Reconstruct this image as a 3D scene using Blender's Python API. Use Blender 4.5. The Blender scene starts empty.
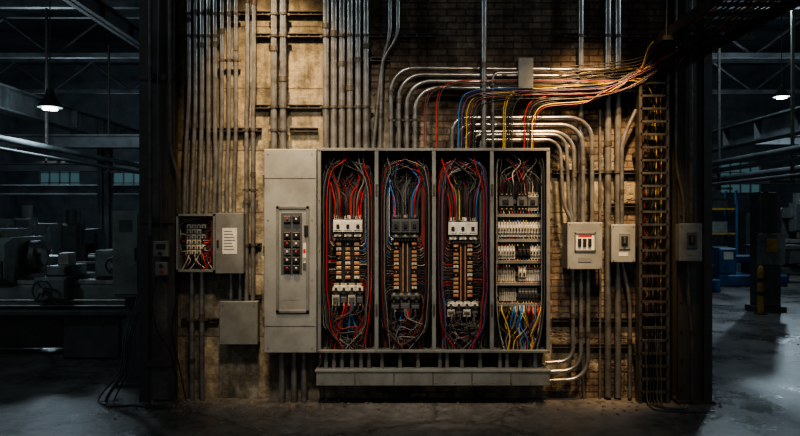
import bpy, math, random
from mathutils import Vector
R = random.Random(7)
CAMY, EYE = -7.0, 1.8

# ---------- pixel helper: image pixels -> metres at depth y ----------
def q(u, v, y=0.0):
    s = (y - CAMY) / 700.0
    return Vector(((u - 400) * s, y, EYE + (218 - v) * s))

# ---------- materials ----------
MATS = {}
def mat(name, col, rough=0.6, metal=0.0, col2=None, scale=6.0, bump=0.0, bscale=40.0, emit=None, estr=0.0, lo=0.4, hi=0.65, spec=0.5):
    m = bpy.data.materials.new(name); m.use_nodes = True
    nt = m.node_tree; b = nt.nodes['Principled BSDF']
    b.inputs['Base Color'].default_value = (*col, 1)
    b.inputs['Roughness'].default_value = rough
    b.inputs['Metallic'].default_value = metal
    b.inputs['Specular IOR Level'].default_value = spec
    if emit:
        b.inputs['Emission Color'].default_value = (*emit, 1)
        b.inputs['Emission Strength'].default_value = estr
    g = nt.nodes.new('ShaderNodeNewGeometry')
    if col2:
        n = nt.nodes.new('ShaderNodeTexNoise'); n.inputs['Scale'].default_value = scale
        n.inputs['Detail'].default_value = 6; n.inputs['Roughness'].default_value = 0.65
        nt.links.new(g.outputs['Position'], n.inputs['Vector'])
        r = nt.nodes.new('ShaderNodeMapRange'); r.inputs[1].default_value = lo; r.inputs[2].default_value = hi
        nt.links.new(n.outputs['Fac'], r.inputs[0])
        x = nt.nodes.new('ShaderNodeMix'); x.data_type = 'RGBA'
        x.inputs[6].default_value = (*col, 1); x.inputs[7].default_value = (*col2, 1)
        nt.links.new(r.outputs[0], x.inputs[0]); nt.links.new(x.outputs[2], b.inputs['Base Color'])
    if bump:
        n = nt.nodes.new('ShaderNodeTexNoise'); n.inputs['Scale'].default_value = bscale; n.inputs['Detail'].default_value = 5
        nt.links.new(g.outputs['Position'], n.inputs['Vector'])
        bp = nt.nodes.new('ShaderNodeBump'); bp.inputs['Strength'].default_value = bump; bp.inputs['Distance'].default_value = 0.01
        nt.links.new(n.outputs['Fac'], bp.inputs['Height']); nt.links.new(bp.outputs[0], b.inputs['Normal'])
    MATS[name] = m
    return m

mat('painted_grey', (.18, .19, .185), .42, 0, (.12, .122, .115), 4, .05)
mat('panel_grey', (.26, .27, .26), .42, 0, (.18, .182, .17), 3, .05)
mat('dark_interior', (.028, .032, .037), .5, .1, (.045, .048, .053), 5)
mat('galvanised', (.34, .335, .32), .30, .75, (.17, .155, .14), 9, .05, lo=.42, hi=.68)
mat('strut_steel', (.12, .108, .095), .5, .5, (.06, .05, .038), 12)
mat('tray_steel', (.04, .04, .04), .55, .3, (.025, .024, .022), 12)
mat('ladder_steel', (.13, .125, .115), .45, .6, (.07, .06, .05), 10)
mat('rusty_steel', (.052, .052, .05), .6, .2, (.05, .04, .033), 5, .25)
mat('beam_steel', (.14, .155, .16), .6, .1, (.07, .077, .08), 2)
mat('column_concrete', (.10, .095, .085), .85, 0, (.045, .04, .036), 2.2, .6, 25)
mat('copper', (.58, .30, .17), .4, .5, (.36, .18, .1), 30)
mat('brass', (.6, .48, .27), .35, .7)
mat('white_plastic', (.60, .585, .54), .45, 0, (.44, .42, .37), 12)
mat('cream_plastic', (.46, .44, .38), .5, 0, (.33, .30, .25), 12)
mat('black_plastic', (.018, .018, .019), .35)
mat('grey_plastic', (.07, .075, .08), .45)
mat('c_black', (.016, .016, .018), .42, spec=.4)
mat('c_dark', (.05, .05, .05), .45)
mat('c_grey', (.15, .15, .145), .4)
mat('c_red', (.42, .025, .02), .38)
mat('c_darkred', (.17, .022, .018), .4)
mat('c_blue', (.025, .14, .42), .38)
mat('c_yellow', (.58, .38, .04), .4)
mat('c_green', (.03, .16, .06), .4)
mat('c_purple', (.12, .045, .16), .4)
mat('c_white', (.42, .41, .38), .4)
mat('c_brown', (.08, .045, .028), .5)
mat('c_orange', (.5, .18, .04), .4)
mat('paper', (.66, .64, .58), .8, 0, (.55, .52, .46), 20)
mat('machine_green', (.17, .195, .18), .5, .0, (.09, .10, .09), 4)
mat('machine_dark', (.045, .052, .053), .5, .1, (.08, .08, .075), 5)
mat('machined_steel', (.32, .32, .31), .35, .6, (.2, .19, .18), 8)
mat('blue_paint', (.025, .13, .29), .5, 0, (.02, .07, .15), 4)
mat('yellow_paint', (.48, .30, .03), .5, 0, (.25, .15, .03), 6)
mat('red_plastic', (.45, .02, .015), .4)
mat('lamp_glow', (.8, .9, 1), .5, emit=(.7, .9, 1), estr=14)
mat('window_glow', (.05, .08, .09), .3, emit=(.30, .62, .70), estr=.11)
mat('lamp_shade', (.05, .06, .055), .5, .3)
mat('hall_wall', (.06, .07, .076), .9, 0, (.032, .037, .042), 1.5)
mat('hall_ceiling', (.022, .027, .031), .9, 0, (.014, .017, .019), 1.5)
mat('rubble', (.17, .13, .10), .9, 0, (.06, .05, .04), 18)

def N(nt, t, **k):
    n = nt.nodes.new(t)
    for a, b in k.items(): setattr(n, a, b)
    return n

def floor_mat():
    m = bpy.data.materials.new('floor_concrete'); m.use_nodes = True; nt = m.node_tree; L = nt.links.new
    b = nt.nodes['Principled BSDF']; g = N(nt, 'ShaderNodeNewGeometry')
    n1 = N(nt, 'ShaderNodeTexNoise'); n1.inputs['Scale'].default_value = .7; n1.inputs['Detail'].default_value = 8; n1.inputs['Roughness'].default_value = .7
    n2 = N(nt, 'ShaderNodeTexNoise'); n2.inputs['Scale'].default_value = 9; n2.inputs['Detail'].default_value = 6; n2.inputs['Roughness'].default_value = .75
    L(g.outputs['Position'], n1.inputs['Vector']); L(g.outputs['Position'], n2.inputs['Vector'])
    cr = N(nt, 'ShaderNodeValToRGB'); cr.color_ramp.elements[0].position = .40; cr.color_ramp.elements[0].color = (.045, .041, .039, 1)
    cr.color_ramp.elements[1].position = .62; cr.color_ramp.elements[1].color = (.20, .19, .18, 1)
    ad = N(nt, 'ShaderNodeMath', operation='MULTIPLY_ADD'); ad.inputs[1].default_value = .45
    mu = N(nt, 'ShaderNodeMath', operation='MULTIPLY'); mu.inputs[1].default_value = .55
    L(n1.outputs['Fac'], mu.inputs[0]); L(n2.outputs['Fac'], ad.inputs[0]); L(mu.outputs[0], ad.inputs[2])
    L(ad.outputs[0], cr.inputs[0])
    v = N(nt, 'ShaderNodeTexVoronoi', feature='DISTANCE_TO_EDGE'); v.inputs['Scale'].default_value = .45
    ds = N(nt, 'ShaderNodeVectorMath', operation='ADD'); sc = N(nt, 'ShaderNodeVectorMath', operation='SCALE'); sc.inputs['Scale'].default_value = .35
    L(n2.outputs['Color'], sc.inputs[0]); L(g.outputs['Position'], ds.inputs[0]); L(sc.outputs[0], ds.inputs[1]); L(ds.outputs[0], v.inputs['Vector'])
    cmp = N(nt, 'ShaderNodeMapRange'); cmp.inputs[1].default_value = 0; cmp.inputs[2].default_value = .012; cmp.inputs[3].default_value = .35; cmp.inputs[4].default_value = 1
    L(v.outputs['Distance'], cmp.inputs[0])
    mx = N(nt, 'ShaderNodeVectorMath', operation='SCALE'); L(cr.outputs[0], mx.inputs[0]); L(cmp.outputs[0], mx.inputs['Scale'])
    L(mx.outputs[0], b.inputs['Base Color'])
    rr = N(nt, 'ShaderNodeMapRange'); rr.inputs[1].default_value = .35; rr.inputs[2].default_value = .65; rr.inputs[3].default_value = .16; rr.inputs[4].default_value = .5
    L(n1.outputs['Fac'], rr.inputs[0]); L(rr.outputs[0], b.inputs['Roughness'])
    bp = N(nt, 'ShaderNodeBump'); bp.inputs['Strength'].default_value = .4; bp.inputs['Distance'].default_value = .02
    L(n2.outputs['Fac'], bp.inputs['Height']); L(bp.outputs[0], b.inputs['Normal'])
    MATS['floor_concrete'] = m
floor_mat()

def brick_mat():
    m = bpy.data.materials.new('brick_and_plaster'); m.use_nodes = True; nt = m.node_tree; L = nt.links.new
    b = nt.nodes['Principled BSDF']; g = N(nt, 'ShaderNodeNewGeometry')
    sp = N(nt, 'ShaderNodeSeparateXYZ'); L(g.outputs['Position'], sp.inputs[0])
    xy = N(nt, 'ShaderNodeMath', operation='ADD'); L(sp.outputs[0], xy.inputs[0]); L(sp.outputs[1], xy.inputs[1])
    cb = N(nt, 'ShaderNodeCombineXYZ'); L(xy.outputs[0], cb.inputs[0]); L(sp.outputs[2], cb.inputs[1])
    def noise(s, d=6, r=.65, vec=None):
        n = N(nt, 'ShaderNodeTexNoise'); n.inputs['Scale'].default_value = s; n.inputs['Detail'].default_value = d; n.inputs['Roughness'].default_value = r
        L(vec or g.outputs['Position'], n.inputs['Vector']); return n
    wob = noise(20, 3); ws = N(nt, 'ShaderNodeVectorMath', operation='SCALE'); ws.inputs['Scale'].default_value = .014; L(wob.outputs['Color'], ws.inputs[0])
    wa = N(nt, 'ShaderNodeVectorMath', operation='ADD'); L(cb.outputs[0], wa.inputs[0]); L(ws.outputs[0], wa.inputs[1])
    def brick(w, h, ms, c1, c2, cm):
        k = N(nt, 'ShaderNodeTexBrick'); k.inputs['Scale'].default_value = 1; k.inputs['Brick Width'].default_value = w
        k.inputs['Row Height'].default_value = h; k.inputs['Mortar Size'].default_value = ms; k.inputs['Mortar Smooth'].default_value = .3
        k.inputs['Color1'].default_value = (*c1, 1); k.inputs['Color2'].default_value = (*c2, 1); k.inputs['Mortar'].default_value = (*cm, 1)
        k.inputs['Bias'].default_value = -.1
        L(wa.outputs[0], k.inputs['Vector']); return k
    k1 = brick(.19, .066, .008, (.28, .205, .145), (.17, .12, .088), (.095, .08, .066))
    k2 = brick(1.5, .62, .008, (.33, .29, .215), (.29, .255, .19), (.18, .145, .11))
    nb, nf, ng = noise(1.3), noise(14), noise(3.2, 8, .72)
    mp = N(nt, 'ShaderNodeMapping'); mp.inputs['Scale'].default_value = (5, 5, .5); L(g.outputs['Position'], mp.inputs['Vector'])
    nv = noise(1.0, 6, .7, mp.outputs[0])
    mr = N(nt, 'ShaderNodeMapRange'); mr.inputs[1].default_value = -.9; mr.inputs[2].default_value = .2; mr.inputs[3].default_value = .20; mr.inputs[4].default_value = -.03
    L(sp.outputs[0], mr.inputs[0])
    mz = N(nt, 'ShaderNodeMapRange'); mz.inputs[1].default_value = 3.2; mz.inputs[2].default_value = 2.2; mz.inputs[3].default_value = 0; mz.inputs[4].default_value = .08
    L(sp.outputs[2], mz.inputs[0])
    a1 = N(nt, 'ShaderNodeMath', operation='ADD'); L(mr.outputs[0], a1.inputs[0]); L(mz.outputs[0], a1.inputs[1])
    a2 = N(nt, 'ShaderNodeMath', operation='ADD'); L(a1.outputs[0], a2.inputs[0]); L(nb.outputs['Fac'], a2.inputs[1])
    st = N(nt, 'ShaderNodeMapRange'); st.inputs[1].default_value = .56; st.inputs[2].default_value = .60; L(a2.outputs[0], st.inputs[0])
    mx = N(nt, 'ShaderNodeMix', data_type='RGBA'); L(st.outputs[0], mx.inputs[0]); L(k1.outputs['Color'], mx.inputs[6]); L(k2.outputs['Color'], mx.inputs[7])
    cur = mx.outputs[2]
    for n, lo, hi, a, c in ((ng, .36, .62, .30, 1.15), (nf, .3, .7, .55, 1.3), (nv, .35, .6, .38, 1.12)):
        d = N(nt, 'ShaderNodeMapRange'); d.inputs[1].default_value = lo; d.inputs[2].default_value = hi; d.inputs[3].default_value = a; d.inputs[4].default_value = c
        L(n.outputs['Fac'], d.inputs[0]); s1 = N(nt, 'ShaderNodeVectorMath', operation='SCALE'); L(cur, s1.inputs[0]); L(d.outputs[0], s1.inputs['Scale']); cur = s1.outputs[0]
    L(cur, b.inputs['Base Color']); b.inputs['Roughness'].default_value = .88
    mh = N(nt, 'ShaderNodeMix', data_type='FLOAT'); L(st.outputs[0], mh.inputs[0]); L(k1.outputs['Fac'], mh.inputs[2]); L(k2.outputs['Fac'], mh.inputs[3])
    hm = N(nt, 'ShaderNodeMath', operation='MULTIPLY_ADD'); hm.inputs[1].default_value = -.8; L(mh.outputs[0], hm.inputs[0])
    L(nf.outputs['Fac'], hm.inputs[2])
    h2 = N(nt, 'ShaderNodeMath', operation='MULTIPLY_ADD'); h2.inputs[1].default_value = .6; L(st.outputs[0], h2.inputs[0]); L(hm.outputs[0], h2.inputs[2])
    bp = N(nt, 'ShaderNodeBump'); bp.inputs['Strength'].default_value = 1; bp.inputs['Distance'].default_value = .014
    L(h2.outputs[0], bp.inputs['Height']); L(bp.outputs[0], b.inputs['Normal'])
    MATS['brick'] = m
brick_mat()

# ---------- mesh builder ----------
class B:
    def __init__(s, name): s.name = name; s.v = []; s.f = []; s.m = []; s.sm = []; s.mats = []
    def mi(s, n):
        if n not in s.mats: s.mats.append(n)
        return s.mats.index(n)
    def faces(s, vs, fs, m, smooth=False):
        o = len(s.v); s.v += [tuple(v) for v in vs]; i = s.mi(m)
        for f in fs: s.f.append([a + o for a in f]); s.m.append(i); s.sm.append(smooth)
    def box(s, a, b, m, ch=0.0):
        x0, x1 = sorted((a[0], b[0])); y0, y1 = sorted((a[1], b[1])); z0, z1 = sorted((a[2], b[2]))
        if ch <= 0:
            vs = [(x0,y0,z0),(x1,y0,z0),(x1,y1,z0),(x0,y1,z0),(x0,y0,z1),(x1,y0,z1),(x1,y1,z1),(x0,y1,z1)]
            s.faces(vs, [(0,3,2,1),(4,5,6,7),(0,1,5,4),(1,2,6,5),(2,3,7,6),(3,0,4,7)], m); return
        c = min(ch, (x1-x0)/2.2, (y1-y0)/2.2, (z1-z0)/2.2)
        vs = [(x0,y1,z0),(x1,y1,z0),(x1,y1,z1),(x0,y1,z1),(x0,y0+c,z0),(x1,y0+c,z0),(x1,y0+c,z1),(x0,y0+c,z1),
              (x0+c,y0,z0+c),(x1-c,y0,z0+c),(x1-c,y0,z1-c),(x0+c,y0,z1-c)]
        s.faces(vs, [(0,3,2,1),(0,1,5,4),(1,2,6,5),(2,3,7,6),(3,0,4,7),(4,5,9,8),(5,6,10,9),(6,7,11,10),(7,4,8,11),(8,9,10,11)], m)
    def ebox(s, u0, v0, u1, v1, yf, yb, m, ch=0.0):
        a = q(u0, v0, yf); b = q(u1, v1, yf); s.box((a.x, yf, a.z), (b.x, yb, b.z), m, ch)
    def tube(s, pts, r, m, n=8, caps=True):
        pts = [Vector(p) for p in pts]
        P = [pts[0]]
        for p in pts[1:]:
            if (p - P[-1]).length > 1e-5: P.append(p)
        if len(P) < 2: return
        t0 = (P[1] - P[0]).normalized(); up = Vector((0, 0, 1)) if abs(t0.z) < .9 else Vector((0, 1, 0))
        nr = t0.cross(up).normalized(); vs = []; k = len(P)
        for i, p in enumerate(P):
            t = (P[min(i+1, k-1)] - P[max(i-1, 0)]).normalized()
            nr = (nr - t * nr.dot(t)); nr = nr.normalized() if nr.length > 1e-6 else t.orthogonal().normalized()
            bn = t.cross(nr)
            rr = r[i] if isinstance(r, (list, tuple)) else r
            for j in range(n):
                a = 2*math.pi*j/n; vs.append(p + nr*(math.cos(a)*rr) + bn*(math.sin(a)*rr))
        fs = [(i*n+j, i*n+(j+1) % n, (i+1)*n+(j+1) % n, (i+1)*n+j) for i in range(k-1) for j in range(n)]
        s.faces(vs, fs, m, True)
        if caps:
            s.faces(vs[:n], [tuple(range(n))[::-1]], m); s.faces(vs[-n:], [tuple(range(n))], m)
    def cyl(s, a, b, r, m, n=14, r2=None): s.tube([a, b], [r, r if r2 is None else r2], m, n)
    def done(s, parent=None):
        if not s.v: return None
        xs = [v[0] for v in s.v]; ys = [v[1] for v in s.v]; zs = [v[2] for v in s.v]
        c = ((min(xs)+max(xs))/2, (min(ys)+max(ys))/2, min(zs))
        me = bpy.data.meshes.new(s.name)
        me.from_pydata([(v[0]-c[0], v[1]-c[1], v[2]-c[2]) for v in s.v], [], s.f)
        for n in s.mats: me.materials.append(MATS[n])
        me.polygons.foreach_set('material_index', s.m); me.polygons.foreach_set('use_smooth', s.sm); me.update()
        o = bpy.data.objects.new(s.name, me); o.location = c; bpy.context.collection.objects.link(o)
        if parent: o.parent = parent
        return o

def fillet(pts, rad, seg=7):
    P = [Vector(p) for p in pts]; out = [P[0]]
    for i in range(1, len(P)-1):
        a, p, c = P[i-1], P[i], P[i+1]; r = min(rad, (a-p).length*.49, (c-p).length*.49)
        p0 = p + (a-p).normalized()*r; p2 = p + (c-p).normalized()*r
        for k in range(seg+1):
            t = k/seg; w = .78
            b0, b1, b2 = (1-t)**2, 2*t*(1-t)*w, t*t
            out.append((p0*b0 + p*b1 + p2*b2)/(b0+b1+b2))
    out.append(P[-1]); return out

def spline(pts, sub=6):
    P = [Vector(p) for p in pts]; P = [P[0]*2-P[1]] + P + [P[-1]*2-P[-2]]; out = []
    for i in range(1, len(P)-2):
        for k in range(sub):
            t = k/sub; a, b, c, d = P[i-1], P[i], P[i+1], P[i+2]
            out.append(.5*((2*b)+(c-a)*t+(2*a-5*b+4*c-d)*t*t+(3*b-a-3*c+d)*t**3))
    out.append(P[-2]); return out

# =============== ROOM SHELL ===============
HX, HY0, HY1, HZ = 18, -11, 26, 9
def plain(name, a, b, m):
    o = B(name); o.box(a, b, m); return o.done()
plain('floor', (-HX, HY0, -.2), (HX, HY1, 0), 'floor_concrete')
plain('ceiling', (-HX, HY0, HZ), (HX, HY1, HZ+.2), 'hall_ceiling')
plain('wall_left', (-HX-.3, HY0, 0), (-HX, HY1, HZ), 'hall_wall')
plain('wall_right', (HX, HY0, 0), (HX+.3, HY1, HZ), 'hall_wall')
plain('wall_back', (-HX, HY1, 0), (HX, HY1+.3, HZ), 'hall_wall')
plain('wall_brick_pier', (-2.5, 0, 0), (3.0, .38, HZ), 'brick')

for i, x in enumerate([-16, -13, -10, -7, 7, 10, 13, 16]):
    w = B('window_%d' % (i+1))
    w.box((x-.9, HY1-.06, 3.0), (x+.9, HY1-.02, 4.4), 'window_glow')
    for k in range(5): w.box((x-.95+k*.475-.03, HY1-.12, 2.95), (x-.95+k*.475+.03, HY1-.05, 4.45), 'beam_steel')
    for k in range(4): w.box((x-.95, HY1-.12, 2.95+k*.48), (x+.95, HY1-.05, 3.0+k*.48), 'beam_steel')
    w.done()

# =============== COLUMNS beside pier ===============
c = B('concrete_column')
c.box((-2.53, -.14, 0), (-2.22, -.003, HZ), 'column_concrete', .02)
for x0, x1 in ((-2.55, -2.46), (-2.27, -2.2)): c.box((x0, -.155, 0), (x1, -.135, HZ), 'rusty_steel')
for z in (.35, 1.75, 3.15, 4.6, 6): c.box((-2.55, -.165, z), (-2.2, -.15, z+.06), 'rusty_steel')
c.done()
c = B('steel_h_column')
c.box((2.70, -.20, 0), (2.98, -.17, HZ), 'rusty_steel'); c.box((2.70, -.003, 0), (2.98, -.03, HZ), 'rusty_steel')
c.box((2.825, -.17, 0), (2.855, -.03, HZ), 'rusty_steel')
c.box((2.68, -.25, 0), (3.04, -.003, .03), 'rusty_steel')
c.box((2.94, -.23, 0), (3.02, -.205, HZ), 'rusty_steel')
for z in [.15+.28*i for i in range(30)]:
    c.cyl((2.73, -.21, z), (2.73, -.195, z), .012, 'rusty_steel', 8); c.cyl((2.91, -.21, z), (2.91, -.195, z), .012, 'rusty_steel', 8)
c.done()

# =============== STRUT RAILS ===============
def rail(v, u0, u1):
    a = q(u0, v); b = q(u1, v)
    s = B('strut_channel')
    for dz in (-.02, .012): s.box((a.x, -.045, a.z+dz), (b.x, -.001, a.z+dz+.008), 'strut_steel')
    s.box((a.x, -.012, a.z-.02), (b.x, -.001, a.z+.02), 'strut_steel')
    x = a.x + .05
    while x < b.x: s.cyl((x, -.035, a.z), (x, -.011, a.z), .007, 'galvanised', 6); x += .12
    s.done()
for v, u0, u1 in [(130, 186, 262), (130, 290, 318), (107, 256, 322), (36, 256, 436), (14, 186, 330), (245, 244, 262), (320, 182, 219), (296, 243, 262),
                  (92, 560, 664), (172, 552, 664), (60, 330, 390), (319, 552, 664), (345, 552, 634), (36, 560, 664), (205, 603, 664)]:
    rail(v, u0, u1)

# =============== CONDUITS ===============
def straps(b, u, vs, y, r):
    for v in vs:
        p = q(u, v, y); b.cyl((p.x, y, p.z-.012), (p.x, y, p.z+.012), r*1.28, 'strut_steel', 10)
        b.box((p.x-r*1.9, y+r*.3, p.z-.01), (p.x+r*1.9, min(y+r+.012, -.001), p.z+.01), 'strut_steel')
def conduit(b, pts, r, y=-.07, rad=.14, m='galvanised', couple=True, n=12):
    P = [q(p[0], p[1], p[2] if len(p) > 2 else y) for p in pts]
    b.tube(fillet(P, rad), r, m, n)
    if couple:
        for a, c2 in zip(P[:-1], P[1:]):
            L = (c2-a).length
            if L > .7:
                d = (c2-a).normalized(); k = a + d*L*R.uniform(.3, .7); b.cyl(k-d*.025, k+d*.025, r*1.22, 'strut_steel', 10)
TOP = -40
b = B('conduit_bank')
for i, u in enumerate([189, 195.5, 202, 208.5, 215]):
    e = 184 + i*7.5
    conduit(b, [(u, TOP), (u, 100+i*6), (e+2, 150+i*4), (e, 214)], .023, -.09, .1)
    straps(b, u, [36, 14], -.09, .023)
b.done()
b = B('conduit_bank')
for i, u in enumerate([222, 229, 236]):
    conduit(b, [(u, TOP), (u, 120+i*8), (u-2, 170), (u-2, 214)], .021, -.09, .1); straps(b, u, [14, 60], -.09, .021)
for i, u in enumerate([246.5, 253]):
    conduit(b, [(u+1, TOP), (u+1, 90), (u, 110), (u, 302)], .022, -.08, .1); straps(b, u, [130, 190, 245], -.08, .022)
b.done()
b = B('conduit_bank')
for u, r in ((274, .034), (283, .034)):
    conduit(b, [(u, TOP), (u, 149)], r, -.1); straps(b, u, [14, 36, 107, 130], -.1, r)
b.done()
b = B('conduit_bank')
for u, r in ((326, .033), (334, .033), (342, .033), (350, .033), (358, .031), (366, .031)):
    conduit(b, [(u, TOP), (u, 149)], r, -.11); straps(b, u, [36, 107], -.11, r)
b.done()
b = B('conduit_bank')
for i in range(4):
    v = 68+i*6.5; u = 391+i*8
    conduit(b, [(u, 149), (u, v), (655-i*3, v+3)], .022, -.12, .24)
    straps(b, u, [120], -.12, .022)
for u in (392, 400): conduit(b, [(u-2, TOP), (u-2, 36), (u-10 if u < 396 else u-18, 60), (380 if u < 396 else 373, 149)], .02, -.07, .1)
b.done()
b = B('conduit_bank')
conduit(b, [(484, TOP), (484, 149)], .026, -.2, .1); conduit(b, [(493, 149), (493, 73), (519, 73)], .014, -.2, .06)
b.done()
b = B('conduit_bank')
for i in range(3):
    v = 118+i*7; u = 592-i*9
    conduit(b, [(452+i*7, 149), (452+i*7, v), (u, v), (u, 223)], .022, -.14, .22)
for i, u in enumerate((474, 481)): conduit(b, [(u, 149), (u, 135+i*5), (566-i*6, 135+i*5), (569-i*6, 205), (573, 223)], .018, -.17, .14)
b.done()
b = B('conduit_bank')
for u, r in ((581, .028), (608, .033), (618, .033)):
    e = {581: 222, 608: 397, 618: 397}[u]
    yy = -.06 if u != 581 else -.08
    conduit(b, [(u, TOP), (u, e)], r, yy); straps(b, u, [36, 92, 172], yy, r)
conduit(b, [(630, 398), (630, 300), (622, 262)], .02, -.1); conduit(b, [(622, 226), (622, 140), (636, 110)], .02, -.12)
conduit(b, [(600, 110), (600, 398)], .014, -.03)
b.done()
b = B('conduit_bank')
for i, (u, v) in enumerate(((573, 361), (581, 370), (588, 379))):
    conduit(b, [(u, 268), (u, v), (546, v+2)], .021, -.12, .2)
conduit(b, [(581, 320), (584, 398)], .014, -.03)
b.done()
b = B('conduit_bank')
for u in (192, 202): conduit(b, [(u, 272), (u, 400)], .026, -.09); straps(b, u, [320], -.09, .026)
for u in (231, 240): conduit(b, [(u, 272), (u, 302)], .018, -.09)
b.done()
b = B('conduit_bank')
for u in (282, 294, 304): conduit(b, [(u, 352), (u, 401)], .03, -.14)
b.done()
b = B('conduit_bank')
for u in [326, 334, 342, 352, 361, 369, 382, 400, 418, 440, 447, 462, 480, 500, 507, 520, 535]:
    conduit(b, [(u, 352), (u, 372)], .022, -.24, couple=False)
b.done()
b = B('conduit_bank')
conduit(b, [(691, TOP, -.24), (691, 226, -.24)], .02, -.24, m='strut_steel'); conduit(b, [(688, 259, -.25), (688, 300, -.25), (692, 330, -.25), (692, 404, -.25)], .018, -.25, m='strut_steel')
conduit(b, [(676, TOP, -.22), (676, 170, -.22), (684, 200, -.22), (684, 226, -.22)], .014, -.22, m='strut_steel')
b.done()

# =============== CABINET BOXES ===============
def screws(b, u0, v0, u1, v1, yf, m='galvanised'):
    for u in (u0, u1):
        for v in (v0, v1): p = q(u, v, yf); b.cyl((p.x, yf-.004, p.z), (p.x, yf+.002, p.z), .006, m, 8)

b = B('panelboard_cabinet'); Y = -.30
b.ebox(264, 149, 316, 353, Y+.02, -.001, 'panel_grey')
b.ebox(264, 149, 316.5, 353, Y, Y+.018, 'panel_grey', .006)
for a in ((264.8, 178, 315.8, 178.8), (264.8, 326, 315.8, 326.8)): b.ebox(*a, Y-.001, Y, 'strut_steel')
for (a0, a1, a2, a3) in ((276, 206, 279, 313), (306, 206, 309, 313), (276, 206, 309, 209), (276, 310, 309, 313)):
    b.ebox(a0, a1, a2, a3, Y-.014, Y, 'painted_grey', .003)
b.ebox(279, 209, 306, 310, Y-.004, Y, 'panel_grey')
b.ebox(281, 213, 302, 274, Y-.009, Y-.003, 'grey_plastic')
for r in range(7):
    v = 216 + r*8.2
    for k, u in enumerate((283.5, 292.5)):
        if r == 1: continue
        b.ebox(u, v, u+7, v+6.4, Y-.03, Y-.009, 'black_plastic' if (r+k) % 4 else 'grey_plastic', .004)
        b.ebox(u+2.5, v+2, u+4.5, v+4, Y-.042, Y-.03, 'white_plastic' if (r*2+k) % 3 else 'red_plastic', .003)
b.ebox(303, 243, 306, 258, Y-.006, Y-.003, 'paper'); b.ebox(303.3, 249, 305.5, 253, Y-.008, Y-.006, 'red_plastic')
b.ebox(304, 225, 308, 236, Y-.022, Y-.014, 'black_plastic', .004)
b.ebox(303, 262, 306, 270, Y-.01, Y-.003, 'galvanised', .003)
b.ebox(283, 284, 300, 300, Y-.0055, Y-.003, 'panel_grey')
screws(b, 268, 154, 312, 348, Y); screws(b, 268, 220, 312, 280, Y)
for v in (180, 251, 322): b.ebox(262.6, v-5, 264.4, v+5, Y-.004, Y+.02, 'strut_steel')
b.done()

# --- main four-bay cabinet
YF, YB = -.30, -.04
U0, U1, V0, V1 = 317.5, 550, 148, 353
BAYS = [(321, 374.5), (378.5, 432), (436, 490), (494, 546.5)]
root = bpy.data.objects.new('electrical_switchgear_cabinet', None); bpy.context.collection.objects.link(root)
b = B('enclosure')
pa, pb = q(U0, V0, YF), q(U1, V1, YF)
X0, X1, ZT, ZB = pa.x, pb.x, pa.z, pb.z
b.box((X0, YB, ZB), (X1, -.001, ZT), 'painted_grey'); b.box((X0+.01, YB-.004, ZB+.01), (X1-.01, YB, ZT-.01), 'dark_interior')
b.box((X0, YF, ZT-.012), (X1, YB, ZT), 'painted_grey'); b.box((X0, YF, ZB), (X1, YB, ZB+.012), 'painted_grey')
b.box((X0, YF, ZB), (X0+.012, YB, ZT), 'painted_grey'); b.box((X1-.012, YF, ZB), (X1, YB, ZT), 'painted_grey')
fr = [(U0, 321), (374.5, 378.5), (432, 436), (490, 494), (546.5, U1)]
for a, c2 in fr: b.ebox(a, V0, c2, V1, YF-.012, YF+.01, 'painted_grey', .004)
for a, c2 in fr[1:4]:
    m = (a+c2)/2; x = q(m, 0, YF).x; b.box((x-.006, YF, ZB), (x+.006, YB, ZT), 'grey_plastic')
b.ebox(U0, V0, U1, V0+3, YF-.014, YF+.01, 'painted_grey', .004); b.ebox(U0, V1-3, U1, V1, YF-.014, YF+.01, 'painted_grey', .004)
for a, c2 in fr:
    for v in (150, 200, 251, 302, 351): p = q((a+c2)/2, v, YF-.014); b.cyl((p.x, YF-.018, p.z), (p.x, YF-.012, p.z), .006, 'galvanised', 8)
for a, c2 in fr[1:4]:
    for v in (190, 310): b.ebox(a+1, v-6, c2-1, v+6, YF-.02, YF-.01, 'strut_steel', .003)
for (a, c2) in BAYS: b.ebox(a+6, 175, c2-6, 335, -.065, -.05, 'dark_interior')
o = b.done(root)

WD = ['c_black']*9 + ['c_dark']*9 + ['c_grey']*5 + ['c_darkred']*3 + ['c_red']*2 + ['c_white']*2 + ['c_brown']*3 + ['c_blue']
def breaker(b, u0, v0, u1, v1, yb, dep, body='cream_plastic', poles=3):
    yf = yb-dep
    b.ebox(u0, v0, u1, v1, yf+.03, yb, 'black_plastic', .003)
    h = v1-v0; b.ebox(u0+.4, v0+h*.22, u1-.4, v1-h*.22, yf, yf+.03, body, .004)
    w = (u1-u0)/poles
    for i in range(poles):
        a = u0+i*w
        for vv in (v0+h*.1, v1-h*.1):
            p = q(a+w/2, vv, yf+.03); b.cyl((p.x, yf+.022, p.z), (p.x, yf+.034, p.z), .013, 'brass', 8)
            b.ebox(a+w*.15, vv-h*.08, a+w*.85, vv+h*.08, yf+.027, yf+.032, body)
        b.ebox(a+w*.12, v0+h*.30, a+w*.88, v1-h*.30, yf-.006, yf, 'white_plastic' if body != 'grey_plastic' else 'dark_interior', .002)
        b.ebox(a+w*.35, v0+h*.42, a+w*.65, v0+h*.58, yf-.022, yf-.005, 'black_plastic', .003)
        if i: b.ebox(a-.3, v0, a+.3, v1, yf+.01, yf+.032, 'grey_plastic')
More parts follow.
